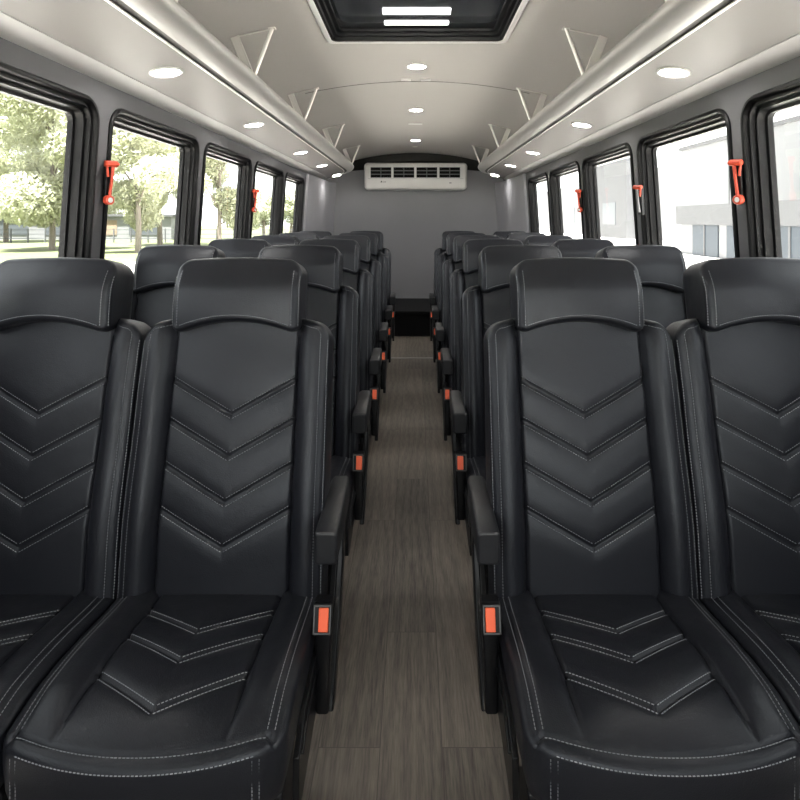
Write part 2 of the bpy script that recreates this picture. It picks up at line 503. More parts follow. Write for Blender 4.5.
def make_cushion_mesh():
    mb = pillow(112, 116, cush_place, cush_disp, prof_cush, cush_frame)
    for tp in CT:
        for off in (-0.0088, 0.0088):
            for sg in (-1, 1):
                stitch(mb, [(sg * (CWI - 0.004), tp + off + CCS * (CWI - 0.004)), (sg * 0.002, tp + off + CCS * 0.002)], cush_frame, cush_disp)
    for sg in (-1, 1):
        for xx in (0.211, 0.223):
            stitch(mb, [(sg * xx, 0.02), (sg * xx, -0.1), (sg * xx, -0.25), (sg * xx, cush_front(xx) + RC + 0.016)], cush_frame, cush_disp)
    # seam along the front edge: one row on top, one on the front face
    pts = [(x, cush_front(x) + RC + 0.005) for x in [(-0.212 + 0.424 * k / 60) for k in range(61)]]
    stitch(mb, pts, cush_frame, cush_disp)
    dmax = prof_cush[-1][1] * 0.6
    def front_pt(x, d, h):
        q = RC if d >= RC else math.sqrt(max(0, RC * RC - (RC - d) ** 2))
        y0 = cush_front(x) + RC
        return Vector((x, y0 - q - h, CZ + cush_disp(x, y0) * (1 - min(1, d / dmax)) - d))
    stitch(mb, [(-0.198 + 0.396 * k / 60, 0.011) for k in range(61)], front_pt, lambda x, d: 0.0)
    for sg in (-1, 1):
        for xx in (0.195, 0.206):
            stitch(mb, [(sg * xx, 0.016), (sg * xx, 0.06), (sg * xx, 0.115)], front_pt, lambda x, d: 0.0)
    return mb

ME = {}
def shared(key, fn, name, mats, parent, **kw):
    if key not in ME:
        o = fn().build(name, mats, parent, **kw); ME[key] = o
        return o
    o = ME[key].copy(); COL.objects.link(o); o.name = name; o.parent = parent
    return o

def prism(mb, poly, x0, x1, mi=0):
    """a plate cut to a polygon in the y-z plane"""
    n = len(poly)
    vs = [(x0, y, z) for y, z in poly] + [(x1, y, z) for y, z in poly]
    fs = [tuple(range(n)), tuple(range(2 * n - 1, n - 1, -1))] + [(i, (i + 1) % n, n + (i + 1) % n, n + i) for i in range(n)]
    mb.add(vs, fs, mi, False)

def make_seat(side, aisle):
    """side: -1 left of the aisle, +1 right of it; an aisle seat carries armrest and buckle on the aisle side"""
    root = empty('bus_seat')
    mats = [M['leather'], M['thread']]
    shared('cushion', make_cushion_mesh, 'seat_cushion', mats, root, angle=60)
    shared('back', make_back_mesh, 'backrest', mats, root, angle=60)
    shared('head', make_head_mesh, 'headrest', mats, root, angle=60)
    # steel frame under the cushion
    def frame_fn():
        mb = MB()
        for y in (-0.36, -0.06):
            mb.box(-0.232, 0.232, y - 0.02, y + 0.02, 0.275, 0.318)
        for x in (-0.16, 0.16):
            mb.box(x - 0.015, x + 0.015, -0.40, 0.02, 0.285, 0.322)
        return mb
    shared('frame', frame_fn, 'seat_frame', M['steel'], root, bevel=0.005)
    for sx in (-1, 1):
        def leg_fn(sx=sx):
            mb = MB()
            prism(mb, [(-0.27, 0.28), (-0.05, 0.28), (-0.10, 0.10), (-0.02, 0.03), (-0.02, 0.0), (-0.32, 0.0), (-0.32, 0.03), (-0.2, 0.10)],
                  sx * 0.175 - 0.018, sx * 0.175 + 0.018)
            return mb
        shared('leg%d' % sx, leg_fn, 'leg', M['steel'], root, bevel=0.006)
    if aisle:
        g = -side                                    # the aisle is on local +x for left seats
        k = ('L' if g > 0 else 'R')
        def X(a, b): return (min(g * a, g * b), max(g * a, g * b))
        def pad_fn():
            mb = MB(); rings = []
            for t, zz, hh, ww in ((0, 0.0, 0.0355, 0.0235), (0.015, 0, 0.0375, 0.0255), (0.5, 0.001, 0.0375, 0.0255), (0.9, 0.004, 0.035, 0.0245), (1, 0.006, 0.028, 0.02)):
                y = -0.092 + 0.30 * t; zc = 0.583 + zz; xc = g * (0.264 - 0.002 * t); r = 0.009; ring = []
                for cx, cz, a0 in ((1, 1, 0), (-1, 1, 90), (-1, -1, 180), (1, -1, 270)):
                    for q in range(5):
                        a = math.radians(a0 + 90 * q / 4)
                        ring.append((xc + cx * (ww - r) + r * math.cos(a), y, zc + cz * (hh - r) + r * math.sin(a)))
                rings.append(ring)
            mb.rings(rings)
            return mb
        shared('pad' + k, pad_fn, 'armrest', M['softpad'], root, bevel=0.004, seg=2)
        def br_fn():
            mb = MB(); a, b = X(0.249, 0.267)
            prism(mb, [(0.03, 0.57), (0.17, 0.575), (0.19, 0.50), (0.14, 0.40), (0.045, 0.30), (-0.04, 0.235), (-0.075, 0.235), (-0.075, 0.29), (-0.02, 0.33),
                       (0.06, 0.41), (0.10, 0.46), (0.06, 0.50)], a, b)
            a, b = X(0.264, 0.281)
            prism(mb, [(0.10, 0.56), (0.15, 0.56), (0.13, 0.44), (0.05, 0.32), (-0.05, 0.215), (-0.09, 0.215), (-0.07, 0.26), (0.02, 0.36), (0.09, 0.45)], a, b)
            return mb
        shared('bracket' + k, br_fn, 'armrest_bracket', M['plastic'], root, bevel=0.004)
        def shield_fn():
            mb = MB(); a, b = X(0.240, 0.252)
            prism(mb, [(-0.02, 0.385), (-0.10, 0.395), (-0.27, 0.375), (-0.33, 0.335), (-0.335, 0.245), (-0.30, 0.235), (-0.12, 0.27), (-0.02, 0.275)], a, b)
            a, b = X(0.251, 0.256)
            mb.tube([(g * 0.253, -0.05, 0.37), (g * 0.253, -0.26, 0.352), (g * 0.253, -0.31, 0.325)], 0.004, 8)
            return mb
        shared('shield' + k, shield_fn, 'side_shield', M['plastic'], root, bevel=0.004)
        def bk_fn():
            mb = MB(); rings = []
            for z, w, d in ((0.268, 0.0135, 0.010), (0.274, 0.015, 0.0115), (0.36, 0.015, 0.013), (0.43, 0.0185, 0.016), (0.485, 0.0205, 0.017), (0.493, 0.0185, 0.014)):
                ring = []; r = 0.006
                for cx, cy, a0 in ((1, 1, 0), (-1, 1, 90), (-1, -1, 180), (1, -1, 270)):
                    for q in range(4):
                        a = math.radians(a0 + 30 * q)
                        ring.append(Vector((g * 0.266 + cx * (w - r) + r * math.cos(a), -0.135 + cy * (d - r) + r * math.sin(a) + (z - 0.38) * 0.10, z)))
                rings.append(ring)
            mb.rings(rings)
            return mb
        bk = shared('buckle' + k, bk_fn, 'seat_belt_buckle', M['plastic'], root)
        TB = Matrix.Translation((g * 0.266, -0.147, 0.466)) @ Matrix.Rotation(math.radians(-16), 4, 'X')
        def rim_fn():
            mb = MB()
            mb.box(-0.0205, 0.0205, -0.008, 0.012, -0.030, 0.030, 0, TB)
            return mb
        def edge_fn():
            mb = MB()
            for x0, x1, z0, z1 in ((-0.0185, 0.0185, 0.0245, 0.027), (-0.0185, 0.0185, -0.027, -0.0245), (-0.0185, -0.016, -0.027, 0.027), (0.016, 0.0185, -0.027, 0.027)):
                mb.box(x0, x1, -0.0095, 0.0, z0, z1, 0, TB)
            return mb
        def btn_fn():
            mb = MB(); o = g * 0.003
            mb.box(o - 0.0105, o + 0.0105, -0.0125, 0.0, -0.0225, 0.0225, 0, TB)
            return mb
        shared('rim' + k, rim_fn, 'buckle_housing', M['plastic'], bk, bevel=0.003)
        shared('edge' + k, edge_fn, 'buckle_rim', M['louvre'], bk)
        b = shared('btn' + k, btn_fn, 'release_button', M['red'], bk, bevel=0.002)
        b['label'] = 'orange red release button'
    return root

ROW0, PITCH = 1.39, 0.80
XIN = {-1: -0.462, 1: 0.432}
ORD = ['front row', 'second row', 'third row', 'fourth row', 'fifth row', 'rearmost row']
for side in (-1, 1):
    sname = 'left' if side < 0 else 'right'
    for aisle in (True, False):
        proto = make_seat(side, aisle)
        x = XIN[side] + (0 if aisle else side * 0.49)
        for r in range(6):
            o = proto if r == 0 else dup(proto, (0, 0, 0))
            o.location = (x, ROW0 + PITCH * r, 0)
            if aisle:
                lab = 'black leather bus seat with armrest, aisle seat %s of the aisle, %s' % (sname, ORD[r])
            else:
                lab = 'black leather bus seat beside the %s windows, %s' % (sname, ORD[r])
            tag(o, lab, 'bus seat', 'black leather bus seats')

# ------------------------------------------------------------------ the bus shell
def hw(z): return 1.17 + 0.067 * (0.45 + EYE - z)      # half width of the body at height z
Y0, Y1 = -1.35, 7.70
YB = 7.70
POSTS = [-0.79, 0.19, 1.17, 2.15, 3.135, 4.14, 5.135, 6.10]
ZT = EYE + 0.72
def ceil_z(x): return EYE + 0.895 - 0.15 * x * x

def rrect(cy, cz, a, b, r, n=8):
    pts = []
    for sy, sz, a0 in ((1, 1, 0), (-1, 1, 90), (-1, -1, 180), (1, -1, 270)):
        for k in range(n + 1):
            t = math.radians(a0 + 90 * k / n)
            pts.append((cy + sy * (a - r) + r * math.cos(t), cz + sz * (b - r) + r * math.sin(t)))
    return pts

WZ0, WZ1 = EYE - 0.30, EYE + 0.425      # window opening
GAP = 0.052
def bays():
    for k in range(len(POSTS) - 1):
        yield POSTS[k], POSTS[k + 1]

def side_wall(side):
    mb = MB()
    def P(y, z, d): return (XC + side * (hw(z) + d), y, z)
    TH = 0.075
    for d in (0, TH):
        def quad(y0, y1, z0, z1): mb.add([P(y0, z0, d), P(y1, z0, d), P(y1, z1, d), P(y0, z1, d)], [(0, 1, 2, 3)], 0, False)
        quad(Y0, POSTS[0], 0, ZT); quad(POSTS[-1], Y1 + 0.06, 0, ZT)
        for ya, yb in bays():
            hole = rrect((ya + yb) / 2, (WZ0 + WZ1) / 2, (yb - ya) / 2 - GAP, (WZ1 - WZ0) / 2, 0.075)
            h0, h1 = ya + GAP, yb - GAP
            quad(ya, yb, 0, WZ0); quad(ya, yb, WZ1, ZT); quad(ya, h0, WZ0, WZ1); quad(h1, yb, WZ0, WZ1)
            for q, c in enumerate(((h1, WZ1), (h0, WZ1), (h0, WZ0), (h1, WZ0))):
                arc = hole[q * 9:q * 9 + 9]
                for i in range(8):
                    mb.add([P(*c, d), P(*arc[i], d), P(*arc[i + 1], d)], [(0, 1, 2)], 0, False)
    for ya, yb in bays():
        hole = rrect((ya + yb) / 2, (WZ0 + WZ1) / 2, (yb - ya) / 2 - GAP, (WZ1 - WZ0) / 2, 0.075)
        mb.rings([[P(y, z, 0) for y, z in hole], [P(y, z, TH) for y, z in hole]], 0, True, False, False, False)
    for (z) in (0, ZT):
        mb.add([P(Y0, z, 0), P(Y1, z, 0), P(Y1, z, TH), P(Y0, z, TH)], [(0, 1, 2, 3)], 0, False)
    for y in (Y0, Y1):
        mb.add([P(y, 0, 0), P(y, ZT, 0), P(y, ZT, TH), P(y, 0, TH)], [(0, 1, 2, 3)], 0, False)
    o = mb.build('wall_left' if side < 0 else 'wall_right', M['wall'])
    tag(o, kind='structure')
    return o
side_wall(-1); side_wall(1)

# windows : rubber frame with stepped section and a pane
wn = 0
for side in (-1, 1):
    for ya, yb in bays():
        wn += 1
        cy, cz = (ya + yb) / 2, (WZ0 + WZ1) / 2
        a0, b0, r0 = (yb - ya) / 2 - GAP, (WZ1 - WZ0) / 2, 0.075
        def loop(g, d):
            return [(XC + side * (hw(z) + d), y, z) for y, z in rrect(cy, cz, a0 - g, b0 - g, max(r0 - g, 0.012))]
        mb = MB()
        prof = [(-0.014, 0.0005), (-0.014, -0.006), (-0.009, -0.011), (0.000, -0.011), (0.004, -0.006), (0.006, 0.012), (0.013, 0.014), (0.014, 0.006), (0.019, 0.006),
                (0.021, 0.030), (0.027, 0.031), (0.028, 0.024), (0.033, 0.024), (0.035, 0.052), (0.047, 0.054), (0.047, 0.074), (0.001, 0.074)]
        mb.rings([loop(g, d) for g, d in prof], 0, True, False, False, True)
        o = mb.build('window_%d' % wn, M['rubber'], angle=35)
        tag(o, kind='structure')
        gl = MB()
        l0, l1 = loop(0.046, 0.060), loop(0.046, 0.065)
        n = len(l0)
        gl.add(l0 + l1, [tuple(range(n)), tuple(range(2 * n - 1, n - 1, -1))] + [(i, (i + 1) % n, n + (i + 1) % n, n + i) for i in range(n)], 0, False)
        gl.build('pane', M['glass'], o)

# floor
mb = MB(); mb.box(-1.27 + XC, 1.27 + XC, Y0, Y1, -0.06, 0.0)
tag(mb.build('floor', M['floor']), kind='structure')
mb = MB(); mb.box(-0.30, 0.27, 5.53, 5.56, 0.0, 0.005)
tag(mb.build('floor_strip', M['alu'], bevel=0.002), 'thin metal threshold strip across the aisle floor near the rear', 'threshold strip')
# rear platform
mb = MB(); mb.box(XC - 1.2, XC + 1.2, 6.60, Y1 - 0.004, 0.0, 0.255); mb.box(XC - 1.2, XC + 1.2, 6.57, 6.66, 0.255, 0.29); mb.box(XC - 1.2, XC + 1.2, 6.66, Y1 - 0.004, 0.255, 0.285)
tag(mb.build('rear_platform', M['platform'], bevel=0.006), 'black raised platform across the rear end of the aisle', 'platform', kind='structure')

# ceiling with an opening for the hatch
HX0, HX1, HY0, HY1 = 0.015 - 0.415, 0.015 + 0.415, 1.93, 2.81
xs = sorted([XC - 1.18 + 2.36 * i / 40 for i in range(41)] + [HX0, HX1])
ys = sorted([Y0 + (Y1 - Y0) * i / 20 for i in range(21)] + [HY0, HY1])
mb = MB(); vs = []; fs = []
for d in (0, 0.06):
    o = len(vs)
    for y in ys:
        for x in xs: vs.append((x, y, ceil_z(x - XC) + d))
    for j in range(len(ys) - 1):
        for i in range(len(xs) - 1):
            if xs[i] >= HX0 - 1e-6 and xs[i + 1] <= HX1 + 1e-6 and ys[j] >= HY0 - 1e-6 and ys[j + 1] <= HY1 + 1e-6: continue
            a = o + j * len(xs) + i
            fs.append((a, a + 1, a + len(xs) + 1, a + len(xs)))
mb.add(vs, fs, 0, True)
me_c = mb.build('ceiling', M['ceiling'], angle=60)
tag(me_c, kind='structure')
# seam line across the headliner
mb = MB()
pts = [(XC + x, 3.72 + 0.0 * abs(x), ceil_z(x) - 0.0005) for x in [(-0.72 + 1.44 * k / 40) for k in range(41)]]
mb.tube(pts, 0.0022, 6)
tag(mb.build('trim_1', M['groove']), kind='structure')
# back wall
mb = MB()
for y in (Y1, Y1 + 0.06):
    pass
prof = [(XC - hw(0) - 0.05, -0.03), (XC + hw(0) + 0.05, -0.03), (XC + hw(ZT) + 0.05, ceil_z(1.16))] + [(XC + x, ceil_z(x)) for x in [(1.1 - 2.2 * k / 30) for k in range(31)]] + [(XC - hw(ZT) - 0.05, ceil_z(1.16))]
n = len(prof)
mb.add([(x, Y1, z) for x, z in prof] + [(x, Y1 + 0.06, z) for x, z in prof],
       [tuple(range(n)), tuple(range(2 * n - 1, n - 1, -1))] + [(i, (i + 1) % n, n + (i + 1) % n, n + i) for i in range(n)], 0, False)
tag(mb.build('wall_back', M['backwall']), kind='structure')
for side, nm in ((-1, 'trim_3'), (1, 'trim_4')):
    mb = MB()
    rows = []
    for y, d in ((6.17, 0.0), (6.18, 0.022), (6.24, 0.03), (7.45, 0.045), (7.58, 0.07), (7.64, 0.11), (7.695, 0.115)):
        rows.append([(XC + side * (hw(z) - d), y, z) for z in (0.3, 0.8, 1.3, EYE + 0.50)])
    rows.append([(XC + side * (hw(z) + 0.001), 7.695, z) for z in (0.3, 0.8, 1.3, EYE + 0.50)])
    rows.append([(XC + side * (hw(z) + 0.001), 6.17, z) for z in (0.3, 0.8, 1.3, EYE + 0.50)])
    mb.rings(rows + [rows[0]], 0, False)
    tag(mb.build(nm, M['column'], angle=30), kind='structure')
mb = MB(); top = [(XC + x, ceil_z(x) - 0.002) for x in [(-1.15 + 2.3 * k / 40) for k in range(41)]]
bot = [(XC + x, EYE + 0.70 - 0.06 * x * x) for x in [(1.15 - 2.3 * k / 40) for k in range(41)]]
poly = top + bot; n = len(poly)
mb.add([(x, 7.66, z) for x, z in poly] + [(x, Y1 - 0.002, z) for x, z in poly], [tuple(range(n)), tuple(range(2 * n - 1, n - 1, -1))] + [(i, (i + 1) % n, n + (i + 1) % n, n + i) for i in range(n)], 0, False)
tag(mb.build('trim_5', M['valance']), kind='structure')
# front end of the bus behind the camera: wall with the windscreen opening
mb = MB()
mb.box(XC - 1.27, XC + 1.27, Y0 - 0.06, Y0, 0, 0.55)
mb.box(XC - 1.27, XC + 1.27, Y0 - 0.06, Y0, 2.02, 2.21)
mb.box(XC - 1.27, XC - 1.10, Y0 - 0.06, Y0, 0.55, 2.02)
mb.box(XC + 1.10, XC + 1.27, Y0 - 0.06, Y0, 0.55, 2.02)
wf = mb.build('wall_front', M['wall']); tag(wf, kind='structure')
mb = MB(); mb.box(XC - 1.10, XC + 1.10, Y0 - 0.035, Y0 - 0.028, 0.55, 2.02)
o = mb.build('window_%d' % (wn + 1), M['glass']); tag(o, kind='structure')

# ------------------------------------------------------------------ luggage racks
RY0, RY1 = -1.2, 7.40
stations = [RY0, 1.0, 3.0, 5.0, 6.3] + [6.3 + 1.1 * k / 14 for k in range(1, 15)]
def bend(x, y):
    if y <= 6.4: return x
    t = (y - 6.4) / 1.0
    return x + 0.26 * t ** 2.4 * (1.17 - x) / 0.47
BR_Y = [1.67, 2.51, 3.65, 5.02, 6.45]
DL_Y = [2.155, 3.34, 4.71, 5.81, 7.06]
for side in (-1, 1):
    sname = 'left' if side < 0 else 'right'
    root = empty('luggage_rack', (XC + side * 1.1, 3.0, EYE + 0.55))
    def P(x, z, y): return (side * bend(x, y) + XC - root.location.x, y - root.location.y, EYE + z - root.location.z)
    def sweep(prof, name, m, angle=35):
        mb = MB(); mb.rings([[P(x, z, y) for x, z in prof] for y in stations])
        return mb.build(name, m, root, angle=angle)
    sweep([(0.822, 0.575), (1.074, 0.531), (1.074, 0.549), (0.822, 0.593)], 'shelf_panel', M['rack'])
    sweep([(1.072, 0.5285), (1.166, 0.507), (1.166, 0.54), (1.072, 0.549)], 'edge_trim', M['trimwhite'])
    sweep([(0.786, 0.583), (0.823, 0.580), (0.823, 0.60), (0.786, 0.603)], 'groove', M['groove'])
    sweep([(0.826, 0.5715), (0.819, 0.5725), (0.819, 0.577), (0.826, 0.577)], 'edge_strip', M['alubright'])
    sweep([(0.788, 0.5755), (0.765, 0.5765), (0.745, 0.580), (0.728, 0.586), (0.715, 0.594), (0.706, 0.604), (0.702, 0.615), (0.703, 0.626), (0.709, 0.635), (0.720, 0.640),
           (0.735, 0.638), (0.745, 0.630), (0.755, 0.615), (0.788, 0.604)], 'rail', M['alu'], 60)
    for y in BR_Y:
        mb = MB()
        def Q(x, z, yy=y): return Vector(P(x, z, yy))
        zi = ceil_z(0.637) - EYE - 0.002; zo = ceil_z(0.80) - EYE - 0.002
        mb.tube([Q(0.712, 0.632), Q(0.637, zi)], 0.0085, 10)
        # the slanting member is a flat channel
        a, b = Q(0.735, 0.632), Q(0.80, zo)
        n = (b - a).cross(Vector((0, 1, 0))).normalized() * 0.016
        for q in (n, -n): mb.tube([a + q, b + q], 0.0042, 8)
        for dy in (-0.002, 0.002):
            e = Vector((0, dy, 0))
            mb.add([a - n + e, a + n + e, b + n + e, b - n + e], [(0, 1, 2, 3)], 0, False)
        mb.tube([Q(0.637, zi - 0.002), Q(0.80, zo - 0.002)], 0.003, 6)
        mb.box(*sorted((Q(0.622, zi).x, Q(0.652, zi).x)), Q(0, 0).y - 0.014, Q(0, 0).y + 0.014, Q(0.637, zi).z - 0.003, Q(0.637, zi).z + 0.004)
        mb.build('bracket', M['barwhite'], root, angle=35)
    tag(root, 'grey overhead luggage rack with satin metal rail above the %s windows' % sname, 'luggage rack', 'overhead luggage racks')
    slope = math.atan2(0.575 - 0.531, 1.074 - 0.822)
    ordn = ['nearest', 'second', 'third', 'fourth', 'rearmost']
    for k, y in enumerate(DL_Y):
        xl = bend(0.945, y) if k == 4 else 0.945
        xm = 0.945 if k < 4 else 0.965
        t = empty('downlight', (XC + side * xm, y, EYE + 0.531 + (1.074 - xm) * math.tan(slope) - 0.0005))
        t.rotation_euler = (0, side * slope, 0)
        r = 0.058
        mb = MB(); N = 36
        mb.rings([[(q * math.cos(2 * PI * i / N), q * math.sin(2 * PI * i / N), z) for i in range(N)] for q, z in ((0.0595, 0.004), (0.0595, -0.004), (0.055, -0.007), (0.049, -0.004), (0.049, 0.004))], 0, True, False, False)
        mb.build('trim_ring', M['white'], t)
        mb = MB()
        mb.rings([[(q * math.cos(2 * PI * i / N), q * math.sin(2 * PI * i / N), z) for i in range(N)] for q, z in ((0.049, 0.003), (0.0485, -0.0035), (0.03, -0.0055), (0.01, -0.006))])
        mb.build('lens', M['lens'], t)
        tag(t, 'lit round downlight under the %s luggage rack, %s of its five' % (sname, ordn[k]), 'downlight', 'downlights under the luggage racks')

for k, y in enumerate((3.36, 4.68, 6.45)):
    t = empty('downlight', (0.016, y, ceil_z(0)))
    N = 36; mb = MB()
    mb.rings([[(q * math.cos(2 * PI * i / N), q * math.sin(2 * PI * i / N), z) for i in range(N)] for q, z in ((0.061, 0.004), (0.061, -0.004), (0.056, -0.007), (0.050, -0.004), (0.050, 0.004))], 0, True, False, False)
    mb.build('trim_ring', M['white'], t)
    mb = MB()
    mb.rings([[(q * math.cos(2 * PI * i / N), q * math.sin(2 * PI * i / N), z) for i in range(N)] for q, z in ((0.050, 0.003), (0.0495, -0.0035), (0.03, -0.0055), (0.01, -0.006))])
    mb.build('lens', M['lens'], t)
    tag(t, 'lit round downlight in the ceiling centre, ' + ['nearest the roof hatch', 'middle one of three', 'nearest the air conditioner'][k], 'downlight', 'downlights in the ceiling')

# small flat fixtures in the headliner
for x, y, w, lab in ((-0.052, 3.67, 0.062, 'small oblong white ceiling fixture, left one of the pair by the first ceiling downlight'),
                     (0.075, 3.67, 0.062, 'small oblong white ceiling fixture, right one of the pair by the first ceiling downlight'),
                     (0.012, 5.35, 0.13, 'thin pale oblong ceiling fixture between the middle and rear downlights'),
                     (0.012, 7.0, 0.06, 'small grey ceiling fixture above the air conditioner')):
    mb = MB(); z = ceil_z(x - XC)
    mb.box(x - w / 2, x + w / 2, y - 0.022, y + 0.022, z - 0.007, z + 0.003)
    if w < 0.1: mb.box(x - w * 0.3, x + w * 0.3, y - 0.012, y + 0.012, z - 0.009, z - 0.006)
    tag(mb.build('ceiling_fixture', M['white'] if y < 6 else M['barwhite'], bevel=0.003), lab, 'ceiling fixture', 'small ceiling fixtures')

# ------------------------------------------------------------------ roof hatch
hc = Vector((0.015, (HY0 + HY1) / 2, ceil_z(0)))
hatch = empty('roof_hatch', hc)
def hloop(a, b, z, r, n=6): return [(x, y, z) for x, y in rrect(0, 0, a, b, r, n)]
A, B = (HX1 - HX0) / 2, (HY1 - HY0) / 2
def zf(x): return ceil_z(x + 0.015 - XC) - hc.z
def hring(da, dz, r):   # follows the curve of the headliner
    return [(x, y, zf(x) + dz) for x, y in rrect(0, 0, A + da, B + da, r, 8)]
mb = MB(); mb.rings([hring(0.020, 0.002, 0.05), hring(0.018, -0.008, 0.05), hring(0.006, -0.014, 0.05), hring(-0.006, -0.010, 0.05), hring(-0.010, 0.0, 0.05)], 0, True, False, False)
mb.build('trim_frame', M['alubright'], hatch, angle=60)
mb = MB(); mb.rings([hring(-0.006, -0.009, 0.05), hring(-0.016, -0.006, 0.05), hring(-0.018, 0.008, 0.05), hring(-0.032, 0.009, 0.05), hring(-0.034, 0.024, 0.045), hring(-0.050, 0.025, 0.04), hring(-0.052, 0.036, 0.04)], 0, True, False, False)
mb.build('hatch_frame', M['rubber'], hatch, angle=35)
mb = MB(); mb.box(-A - 0.02, A + 0.02, -B - 0.02, B + 0.02, 0.034, 0.045)
mb.build('hatch_glass', M['darkglass'], hatch)
for x in (-0.105, 0.085):
    mb = MB(); mb.box(x - 0.045, x + 0.045, B - 0.046, B - 0.018, 0.004, 0.024)
    mb.build('latch', M['plastic'], hatch, bevel=0.004)
mb = MB(); mb.box(-0.055, 0.035, B - 0.044, B - 0.022, 0.008, 0.022)
mb.build('handle', M['louvre'], hatch, bevel=0.004)
for yy, d in ((2.565, 0.030), (2.715, 0.018)):  # glowing bars stand in for reflections in the hatch glass
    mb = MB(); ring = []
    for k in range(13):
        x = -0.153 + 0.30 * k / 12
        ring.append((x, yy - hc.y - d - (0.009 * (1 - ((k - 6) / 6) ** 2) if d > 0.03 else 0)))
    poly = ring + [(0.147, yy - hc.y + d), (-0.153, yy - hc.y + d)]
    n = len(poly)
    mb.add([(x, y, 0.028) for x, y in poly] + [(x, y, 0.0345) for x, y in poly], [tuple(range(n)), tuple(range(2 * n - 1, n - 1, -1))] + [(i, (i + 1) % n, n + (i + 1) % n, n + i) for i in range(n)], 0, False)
    o = mb.build('reflection_bar', M['strip'], hatch)
    o['label'] = 'bright white bar imitating a reflection'
tag(hatch, 'dark glass roof hatch with black frame in the ceiling', 'roof hatch')

# ------------------------------------------------------------------ air conditioner on the back wall
ac = empty('air_conditioner', (0.022, Y1, EYE + 0.575))
AW, AH, AD = 0.675, 0.178, 0.19
mb = MB(); rings = []
def ac_half(z): return AH
# rounded body: outline loop in x-z, lofted in depth, bulging to the front
for d, ins in ((0.0, 0.0), (-0.12, 0.0), (-0.16, 0.006), (-0.18, 0.016), (-0.19, 0.032)):
    loop_ = []
    for x, z in rrect(0, 0, AW - ins, AH - ins, 0.05 - ins * 0.4, 8):
        if z > 0: z += 0.018 * (1 - (x / AW) ** 2)
        if z < 0: x *= 1 - 0.012 * (-z / AH)
        loop_.append((x, d, z))
    rings.append(loop_)
mb.rings(rings)
mb.build('housing', M['white'], ac, angle=50)
for k in range(4):
    x0 = -0.585 + k * 0.2975; x1 = x0 + 0.268
    mb = MB(); mb.box(x0, x1, -0.194, -0.188, -0.02, 0.115)
    g = mb.build('vent_grille', M['black'], ac)
    sl = MB()
    for z in (0.025, 0.07):
        sl.box(x0, x1, -0.201, -0.192, z - 0.005, z + 0.005)
    sl.box((x0 + x1) / 2 - 0.004, (x0 + x1) / 2 + 0.004, -0.200, -0.192, -0.02, 0.115)
    sl.build('louvre', M['louvre'], g)
mb = MB(); mb.box(-0.62, 0.62, -0.1925, -0.189, -0.034, -0.030)
mb.build('housing_seam', M['hammer_grey'], ac)
mb = MB()
mb.add([(-0.458, -0.193, -0.080), (-0.43, -0.193, -0.080), (-0.444, -0.193, -0.058), (-0.458, -0.188, -0.080), (-0.43, -0.188, -0.080), (-0.444, -0.188, -0.058)],
       [(0, 1, 2), (3, 5, 4), (0, 3, 4, 1), (1, 4, 5, 2), (2, 5, 3, 0)], 0, False)
mb.box(-0.422, -0.385, -0.193, -0.189, -0.078, -0.072)
mb.build('logo', M['plastic'], ac)
mb = MB(); mb.box(0.435, 0.465, -0.193, -0.189, -0.095, -0.08)
mb.build('indicator', M['hammer_grey'], ac)
tag(ac, 'white slatted air conditioner unit high on the grey back wall', 'air conditioner')

# ------------------------------------------------------------------ emergency hammers
def hammer(side, y, ztop, grey, lab):
    L = 0.158
    zc = ztop - L / 2
    t = empty('emergency_hammer', (XC + side * (hw(zc) - (0.030 if grey else 0.024)), y, zc))
    t.rotation_euler = (0, -side * math.atan(0.067), side * math.radians(28))
    s = -side                      # towards the aisle
    mb = MB(); mb.box(*sorted((s * -0.016, s * 0.004)), -0.014, 0.014, -0.076, 0.076)
    mb.build('holder', M['plastic'], t, bevel=0.003)
    mb = MB()
    mb.tube([(s * 0.014, 0.006, 0.065), (s * 0.014, 0.002, 0.0), (s * 0.014, -0.004, -0.062)], [0.0065, 0.0055, 0.006], 10)
    mb.build('handle', M['hammer_grey'] if grey else M['hammer_red'], t)
    mb = MB()
    mb.tube([(s * 0.015, -0.026, 0.068), (s * 0.015, -0.022, 0.068), (s * 0.015, 0.018, 0.070), (s * 0.015, 0.024, 0.066)], [0.008, 0.0115, 0.0115, 0.009], 12)
    mb.box(s * 0.002 - 0.005, s * 0.012 + 0.005, -0.020, 0.022, 0.058, 0.080)
    mb.tube([(s * 0.015, -0.019, 0.058), (s * 0.015, -0.013, 0.02)], 0.0045, 8)
    mb.build('head', M['hammer_red'], t, angle=40)
    if not grey:
        mb = MB()
        mb.rings([[(s * xx, -0.005 + q * math.cos(2 * PI * i / 18), -0.066 + q * math.sin(2 * PI * i / 18)) for i in range(18)] for q, xx in ((0.018, 0.004), (0.018, 0.02), (0.0155, 0.023))])
        mb.build('clip', M['hammer_red'], t, angle=40)
        mb = MB()
        mb.rings([[(s * xx, -0.005 + q * math.cos(2 * PI * i / 18), -0.066 + q * math.sin(2 * PI * i / 18)) for i in range(18)] for q, xx in ((0.010, 0.0225), (0.009, 0.0245))])
        mb.build('badge', M['white'], t, angle=40)
    tag(t, lab, 'emergency hammer', 'emergency window hammers')
hammer(-1, 2.17, EYE + 0.222, False, 'red emergency hammer on the pillar behind the first left window')
hammer(-1, 4.14, EYE + 0.222, False, 'small red emergency hammer on the left pillar farther back, behind the third window')
hammer(1, 2.12, EYE + 0.222, False, 'red emergency hammer on the right pillar nearest the camera')
hammer(1, 3.035, EYE + 0.185, True, 'red headed hammer with grey shaft on second right pillar')
hammer(1, 4.14, EYE + 0.222, False, 'small red emergency hammer on the third right window pillar')

